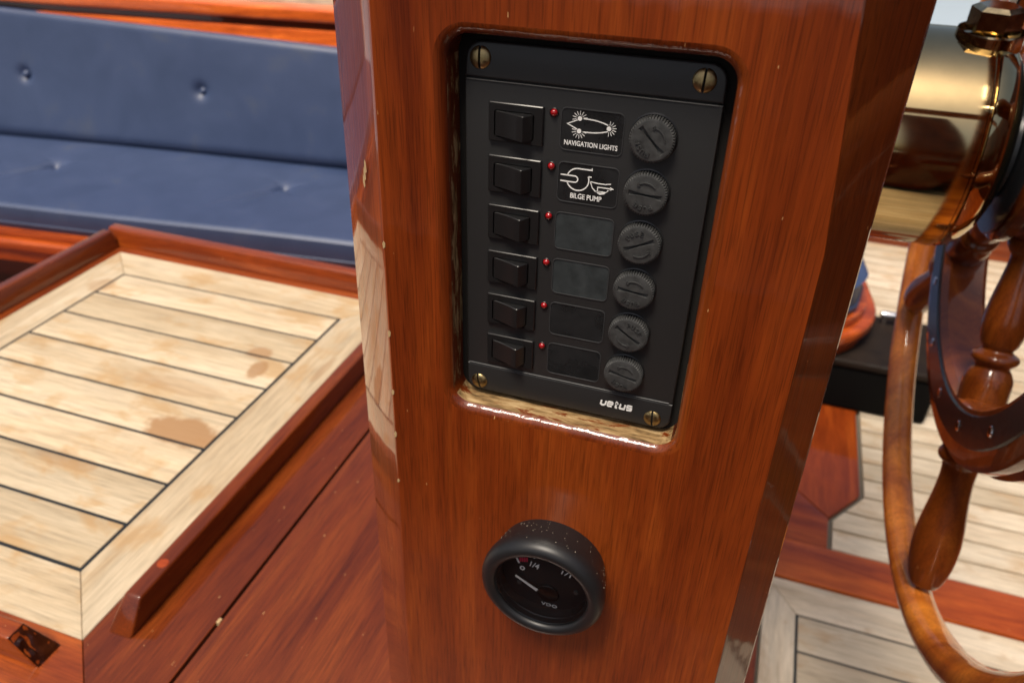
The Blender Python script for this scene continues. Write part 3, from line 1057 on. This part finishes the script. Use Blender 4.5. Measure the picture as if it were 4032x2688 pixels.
def plate_rim():
    bm = bmesh.new()
    def ring(e, y): return [bm.verts.new((p[0], y, p[1])) for p in rrect(.0311 - e, .0537 + e, -.0129 - e, .0022 + e, .0019 + e, 4)]
    R_ = [ring(.0003, .0003), ring(.0002, -.0003), ring(-.0001, -.0003), ring(-.0002, .0003)]
    for a, b in zip(R_, R_[1:]): bridge(bm, a, b)
    return mesh(bm, 40)


ptm = [plate_mesh() for _ in range(2)]
ptm[0].materials.append(M['film']); ptm[1].materials.append(M['film_dusty'])
prm = plate_rim(); prm.materials.append(M['rim'])

# fuse cap: knurled edge, bow-tie slot, raised lettering
def fuse_mesh():
    bm = bmesh.new()
    n = 144
    def ring(rf, y): return [bm.verts.new((rf(k) * math.cos(2 * math.pi * k / n), y, rf(k) * math.sin(2 * math.pi * k / n))) for k in range(n)]
    kn = lambda k: .0080 if (k % 3) else .0073
    r0, r1 = ring(kn, .0003), ring(kn, -.0034)
    r2 = ring(lambda k: .0072, -.0039)
    r3 = ring(lambda k: .0067, -.0040)
    for a, b in ((r0, r1), (r1, r2), (r2, r3)): bridge(bm, a, b)
    sl = [(-.0060, .0010), (-.0060, -.0010), (-.0025, -.0006), (0, -.00045), (.0025, -.0006), (.0060, -.0010), (.0060, .0010), (.0025, .0006), (0, .00045), (-.0025, .0006)]
    top = [bm.verts.new((p[0], -.0040, p[1])) for p in sl]
    bot = [bm.verts.new((p[0] * .97, -.0040 + (.0004 if abs(p[0]) > .005 else .0016), p[1] * .8)) for p in sl]
    fill_between(bm, [r3, top])
    bridge(bm, top, bot)
    bm.faces.new(bot)
    return mesh(bm, 30)


fum = fuse_mesh(); fum.materials.append(M['knob'])
bmt = bmesh.new()
for i, ch in enumerate('FUSE'):
    a = R(90 + 33 - 22 * i)
    t_ = text_mesh(ch, .0017, .0013, -.0044, .0006, .0049 * math.cos(a), .0049 * math.sin(a), .02, 0, a - R(90))
    tmp = bpy.data.meshes.new('tmp'); t_.to_mesh(tmp); t_.free(); bmt.from_mesh(tmp); bpy.data.meshes.remove(tmp)
arc = [(.0046 * math.cos(R(a)), .0046 * math.sin(R(a))) for a in range(-135, -44, 9)]
strokes([arc, [arc[-1], (arc[-1][0] - .0010, arc[-1][1] + .0002)], [arc[-1], (arc[-1][0] - .0001, arc[-1][1] - .0011)]], .00035, -.0044, -.0039, bmt)
flm = mesh(bmt, None); flm.materials.append(M['knob'])
seat_m = mesh(lathe([(.0086, .0003), (.0086, -.0002), (.0082, -.0004), (.0080, -.0003), (.0080, .0003)], 40, (0, 1, 0)), 40)
seat_m.materials.append(M['plastic2'])
ANG = [135, 176, 25, 174, -32, 168]
sw_names = ['top', 'second', 'third', 'fourth', 'fifth', 'bottom']
for i, z in enumerate(PZ):
    mw = Matrix.Translation((0, 0, z))
    sw = link('switch', bzm, None, panel, mw)
    link('rocker', rkm, None, sw, mw)
    link('switch_well', wellm, None, sw, mw)
    lm = Matrix.Translation((.0283, 0, z))
    lo = link('indicator_light', ledm, None, panel, lm)
    link('collar', collm, None, lo, lm)
    pl = link('label_plate', ptm[1 if i in (2, 3) else 0], None, panel, mw)
    link('rim', prm, None, pl, mw)
    km = Matrix.Translation((.0643, 0, z - .0046)) @ Matrix.Rotation(R(-ANG[i]), 4, 'Y')
    fo = link('fuse_cap', fum, None, panel, km)
    link('lettering', flm, None, fo, km)
    link('seat_ring', seat_m, None, fo, km)
    if i == 0:
        pl['label'] = 'label plate with a lit boat outline reading NAVIGATION LIGHTS'
        obj('lettering', text_mesh('NAVIGATION LIGHTS', .00178, .0195, -.0002, .0002, .04235, z - .01012, .016), M['white'], pl, None)
        bm = bmesh.new()
        lights = [(.0378, z - .0011), (.0378, z - .0056), (.0485, z - .0035)]
        for lx, lz in lights: disc(lx, lz, .00082, -.0002, .0001, 18, bm)
        bow = (.0334, z - .00335)
        strokes([[(.0370, z - .0017), bow, (.0370, z - .0050)]], .00034, -.0002, .0001, bm)
        up = [(.0391 + .0090 * t, z - .0010 - .00135 * t ** 2.6) for t in [k / 10 for k in range(11)]]
        dn = [(.0391 + .0090 * t, z - .00575 + .00120 * t ** 2.6) for t in [k / 10 for k in range(11)]]
        strokes([up, dn], .00036, -.0002, .0001, bm)
        for (lx, lz), a0, a1 in zip(lights, (10, 168, -90), (192, 350, 82)):
            m_ = 8
            for k in range(m_):
                a = R(a0 + (a1 - a0) * k / (m_ - 1))
                strokes([[(lx + .00125 * math.cos(a), lz + .00125 * math.sin(a)), (lx + .0027 * math.cos(a), lz + .0027 * math.sin(a))]], .00018, -.0002, .0001, bm)
        obj('lit_boat_symbol', bm, M['white'], pl, None)
    if i == 1:
        pl['label'] = 'label plate with a pump and a boat reading BILGE PUMP'
        obj('lettering', text_mesh('BILGE PUMP', .0020, .0118, -.0002, .0002, .0421, z - .0102, .016), M['white'], pl, None)
        bm = bmesh.new()
        c = (.0386, z - .0038)
        RR = .0042
        arc1 = [(c[0] + RR * math.cos(R(a)), c[1] + RR * math.sin(R(a))) for a in range(162, 84, -8)] + [(.0437, z + .0004), (.0437, z + .0011)]
        arc2 = [(c[0] + RR * math.cos(R(a)), c[1] + RR * math.sin(R(a))) for a in range(202, 385, 9)]
        inl = [(.0320, z - .0026), (.0374, z - .0026)] + [(.0374 + .0012 * math.sin(R(a)), z - .0038 + .0012 * math.cos(R(a))) for a in range(15, 180, 15)] + [(.0374, z - .0050), (.0320, z - .0050)]
        strokes([arc1, arc2, inl, [arc2[-1], (.0437, z - .0022)]], .00042, -.0002, .0001, bm)
        hull = [(.0434, z - .0039), (.0443, z - .0062), (.0455, z - .0073), (.0478, z - .0074)]
        sheer = [(.0434, z - .0039), (.0460, z - .0042), (.0490, z - .0042), (.0511, z - .0038)]
        strokes([hull, sheer, [(.0463, z - .0070), (.0463, z - .0056), (.0512, z - .0056)]], .00030, -.0002, .0001, bm)
        prism([(.0455, z - .0071), (.0497, z - .0071), (.0488, z - .0080), (.0473, z - .0084), (.0464, z - .0080)], -.0002, .0001, 'y', bm=bm)
        prism([(.0509, z - .0050), (.0523, z - .0056), (.0509, z - .0062)], -.0002, .0001, 'y', bm=bm)
        strokes([[(.0497, z - .0071), (.0503, z - .0062)]], .0003, -.0002, .0001, bm)
        obj('pump_symbol', bm, M['white'], pl, None)
# maker's name in heavy slanted block letters
def logo():
    bm = bmesh.new()
    w = .00072
    H = .0023
    glyph = {
        'v': [[(0, 1), (0, .22), (.35, 0), (.65, 0), (1, .3), (1, 1)]],
        'e': [[(1, .02), (.15, .02), (0, .2), (0, .8), (.15, 1), (.85, 1), (1, .85), (1, .55), (0.1, .55)]],
        't': [[(.4, 1.35), (.4, .1), (.55, 0), (1, 0)], [(0, .95), (1, .95)]],
        'u': [[(0, 1), (0, .15), (.15, 0), (1, 0), (1, 1)]],
        's': [[(1, 1), (.1, 1), (0, .85), (.05, .53), (.95, .47), (1, .15), (.9, 0), (0, 0)]],
    }
    x = .0558
    for ch, wd in zip('vetus', (.0020, .0020, .0014, .0020, .0020)):
        ls = []
        for ln in glyph[ch]:
            ls.append([(x + wd * p[0] + .16 * p[1] * H, -.13855 + p[1] * H) for p in ln])
        strokes(ls, w, -.00045, -.0001, bm)
        x += wd + .00098
    return bm


obj('maker_lettering', logo(), M['white'], panel, None)

# ------------------------------------------------------------------ fuel gauge below the panel
GX, GZ = .0420, -.2312
gauge = tag(empty('fuel_gauge', (GX, YF, GZ)), 'round black fuel gauge with a white needle on the post', 'gauge')
AX = Vector((0, -1, 0))
GO = Vector((GX, 0, GZ))
prof = [(.0262, .0098), (.0268, .012), (.0282, .018), (.0298, .0235), (.0302, .0262), (.0300, .0285), (.0290, .0308), (.0274, .0322), (.0255, .0326), (.0240, .0322), (.0230, .0314), (.0227, .0305), (.0226, .0295)]
obj('bezel', lathe(prof, 72, AX, GO), M['black_rubber'], gauge, 50)
obj('inner_ring', lathe([(.0228, .0300), (.0222, .0296), (.0219, .0270), (.0216, .0268), (.0214, .0216)], 64, AX, GO), plain('gloss_black_ring', (.03, .03, .03), .18), gauge, 25)
obj('glass', lathe([(0, .0312), (.012, .0310), (.0225, .0304)], 64, AX, GO), M['glass'], gauge, 30)
dial = obj('dial', lathe([(0, .0218), (.0224, .0218), (.0224, .0200), (0, .0200)], 64, AX, GO), M['dial'], gauge, 30)
YD = -.0222
PX, PZ_ = .0432, -.2420
obj('needle_hub', lathe([(.0054, -YD - .0008), (.0054, -YD + .0003), (.0050, -YD + .0006), (0, -YD + .0007)], 36, AX, Vector((PX + .0005, 0, PZ_ + .0008))), plain('hub_black', (.008, .007, .007), .3), gauge, 40)
nd = Vector((.0274 - PX, -.2333 - PZ_)).normalized()
p0 = Vector((PX, PZ_)) + nd * .0052
p1 = Vector((.0274, -.2333))
nn = Vector((-nd.y, nd.x))
poly = [p0 + nn * .0006, p0 - nn * .0006, p1 - nn * .0003, p1 + nn * .0003]
obj('needle', prism([(p.x, p.y) for p in poly], YD - .0016, YD - .0010, 'y'), M['white'], gauge, None)
mk = dial
bm = text_mesh('0', .0026, .0024, YD, .0002, .0303, -.2285, .01, 0, R(-8))
obj('numeral', bm, M['white'], mk, None)
bm = text_mesh('1/4', .0034, .0044, YD, .0002, .0364, -.2243, .01, 0, R(-12))
obj('numeral', bm, M['white'], mk, None)
bm = text_mesh('1/1', .0026, .0046, YD, .0002, .0520, -.2243, .01, 0, R(-14))
obj('numeral', bm, M['white'], mk, None)
obj('maker_lettering', text_mesh('VDO', .0019, .0080, YD, .0002,   .0448, -.2494, .01, 0, 0, 1.1), M['white'], mk, None)
bm = bmesh.new()
strokes([[(.0268, -.2213), (.0286, -.2256)]], .0009, YD, YD + .0002, bm)
strokes([[(.0357, -.2175), (.0361, -.2195)], [(.0425, -.2160), (.0425, -.2185)]], .0007, YD, YD + .0002, bm)
obj('scale_mark', bm, M['white'], mk, None)
bm = bmesh.new()
for k in range(4):
    x = .0286 + k * .0011
    prism([(x, -.2219 + k * .0004), (x + .00085, -.2215 + k * .0004), (x + .00075 + .0002, -.2242 + k * .0004), (x + .0003, -.2247 + k * .0004)], YD, YD + .0002, 'y', bm=bm)
obj('reserve_zone', bm, M['red'], mk, None)
for dx, dz in ((.0291, -.2390), (.0574, -.2352)):
    obj('dial_rivet', lathe([(.0012, -YD - .0004), (.0011, -YD + .0003), (0, -YD + .0004)], 16, AX, Vector((dx, 0, dz))), plain('rivet', (.05, .05, .05), .4), mk)
# specks of dust on the upper side of the bezel, one mesh
bm = bmesh.new()
for k in range(64):
    a = R(random.uniform(5, 150))
    t = random.uniform(.011, .0265)
    r = .0262 + (.0302 - .0262) * min(1, (t - .0098) / .0164) + .0001
    c = Vector((GX + r * math.cos(a), -t, GZ + r * math.sin(a)))
    s_ = random.choice((.00007, .00009, .00011, .00016))
    bmesh.ops.create_icosphere(bm, subdivisions=1, radius=s_, matrix=Matrix.Translation(c))
do = obj('dust', bm, M['dustwhite'], gauge, None)
do['kind'] = 'stuff'

# ------------------------------------------------------------------ brass drum and steering wheel, right
WY, WZ = .363, -.111                       # wheel axis, along x
gear = tag(empty('steering_drum', (.15, WY, ZF)), 'polished brass steering gear drum with a hexagon cap behind the post', 'steering gear')
XA = Vector((1, 0, 0))
AO = Vector((0, WY, WZ))
HR = .0765
prof = [(.0, .146), (HR - .004, .1462), (HR, .150), (HR, .2325), (HR - .0012, .2335), (HR - .0012, .2352), (HR - .0003, .2362)]
obj('drum', lathe(prof, 96, XA, AO), M['brass'], gear, 35)
prof = [(HR - .0003, .2362), (HR - .0012, .2400), (HR - .005, .2465), (HR - .012, .2530), (HR - .022, .2580), (HR - .034, .2605), (.032, .2615)]
obj('end_cover', lathe(prof, 96, XA, AO), M['brass'], gear, 50)
obj('shaft_boss', lathe([(.036, .2608), (.036, .2655), (.030, .2668), (.022, .268), (.022, .29)], 48, XA, AO), M['band'], gear, 40)
hexc = Vector((.2300, WY - .012, WZ + HR - .004))
up = Vector((0, -.10, 1)).normalized()
bm = lathe([(0.0, .0218), (.0125, .0218), (.0165, .0195), (.0165, .007), (.0165, .006)], 6, up, hexc, bm=None)
lathe([(.0205, .0065), (.021, .0055), (.021, -.004)], 32, up, hexc, bm=bm)
obj('hexagon_cap', bm, plain('brass_cap', (.55, .43, .24), .13, 1.0, vary=200), gear, 25)
obj('drum_bracket', box(.1436, .150, WY - .06, WY + .06, ZF, WZ - .02, .003), M['mah_z'], gear)

wheel = tag(empty('helm', (.30, WY, WZ)), 'varnished wooden ship wheel with turned spokes, handles and an outer ring', 'steering wheel')
# nave
obj('nave', lathe([(.030, .268), (.060, .2685), (.066, .273), (.066, .280), (.060, .284), (.064, .290), (.064, .314), (.058, .320), (.03, .322)], 64, XA, AO), M['mah_dark'], wheel, 40)
obj('nave_shade_plate', lathe([(.030, .2670), (.060, .2670), (.0625, .2684), (.03, .2684)], 48, XA, AO), M['band'], wheel, 30)  # black disc added where shadow lies on the nave
# felloe ring
f0, f1 = .186, .234
prof = [(f0 + .004, .284), (f1 - .006, .284), (f1 - .001, .286), (f1, .291), (f1 - .003, .298), (f1 + .001, .302), (f1, .316), (f1 - .004, .321), (f0 + .004, .321), (f0, .317), (f0 + .001, .302), (f0, .289)]
obj('rim_ring', lathe(prof, 128, XA, AO, close=True), mahogany('rim_wood', 'z', 1.6, .85), wheel, 40)
prof = [(.1935, .2842), (.1945, .2822), (.2175, .2822), (.2185, .2842)]
band = obj('metal_band', lathe(prof, 128, XA, AO), M['band'], wheel, 40)
for k in range(18):
    a = R(20 * k + 6)
    c = AO + Vector((.2822, 0, 0)) + Vector((0, math.cos(a), math.sin(a))) * .2060
    so = obj('screw', lathe([(.0042, .0002), (.0038, -.0007), (.0018, -.0010), (0, -.0006)], 18, XA, c), M['chrome'], band, 30)
# outer hoop
OC = AO + Vector((.300, 0, -.024))
tr = .0142
RO = .352
obj('outer_ring', lathe([(RO + tr * math.cos(2 * math.pi * k / 18), tr * math.sin(2 * math.pi * k / 18)) for k in range(18)], 160, XA, OC, close=True), M['mah_wheel'], wheel, 60)
spoke_keys = [(.013, .060), (.015, .066), (.013, .071), (.0105, .076), (.0118, .090), (.0150, .112), (.0158, .128), (.0135, .141), (.0108, .147), (.0160, .151), (.0165, .155), (.0125, .160), (.0150, .165), (.0172, .172), (.0172, .190)]
hand_keys = [(.0165, .232), (.0185, .237), (.0175, .241), (.0138, .245), (.0128, .256), (.0140, .275), (.0172, .300), (.0182, .318), (.0168, .336), (.0135, .350), (.0105, .356)]
spm = smoothprof(spoke_keys, 84)
hdm = smoothprof(hand_keys, 60) + [(0, .3565)]
HW = mahogany('spoke_wood', 'z', 1.2, .8)
for k in range(6):
    a = R(-90 - 16 + 60 * k)                   # direction in the y-z plane
    d = Vector((0, math.cos(a), math.sin(a)))
    o_ = AO + Vector((.301, 0, 0))
    obj('spoke', lathe(spm, 28, d, o_), HW, wheel, 50)
    obj('handle', lathe(hdm, 28, d, o_), HW, wheel, 50)
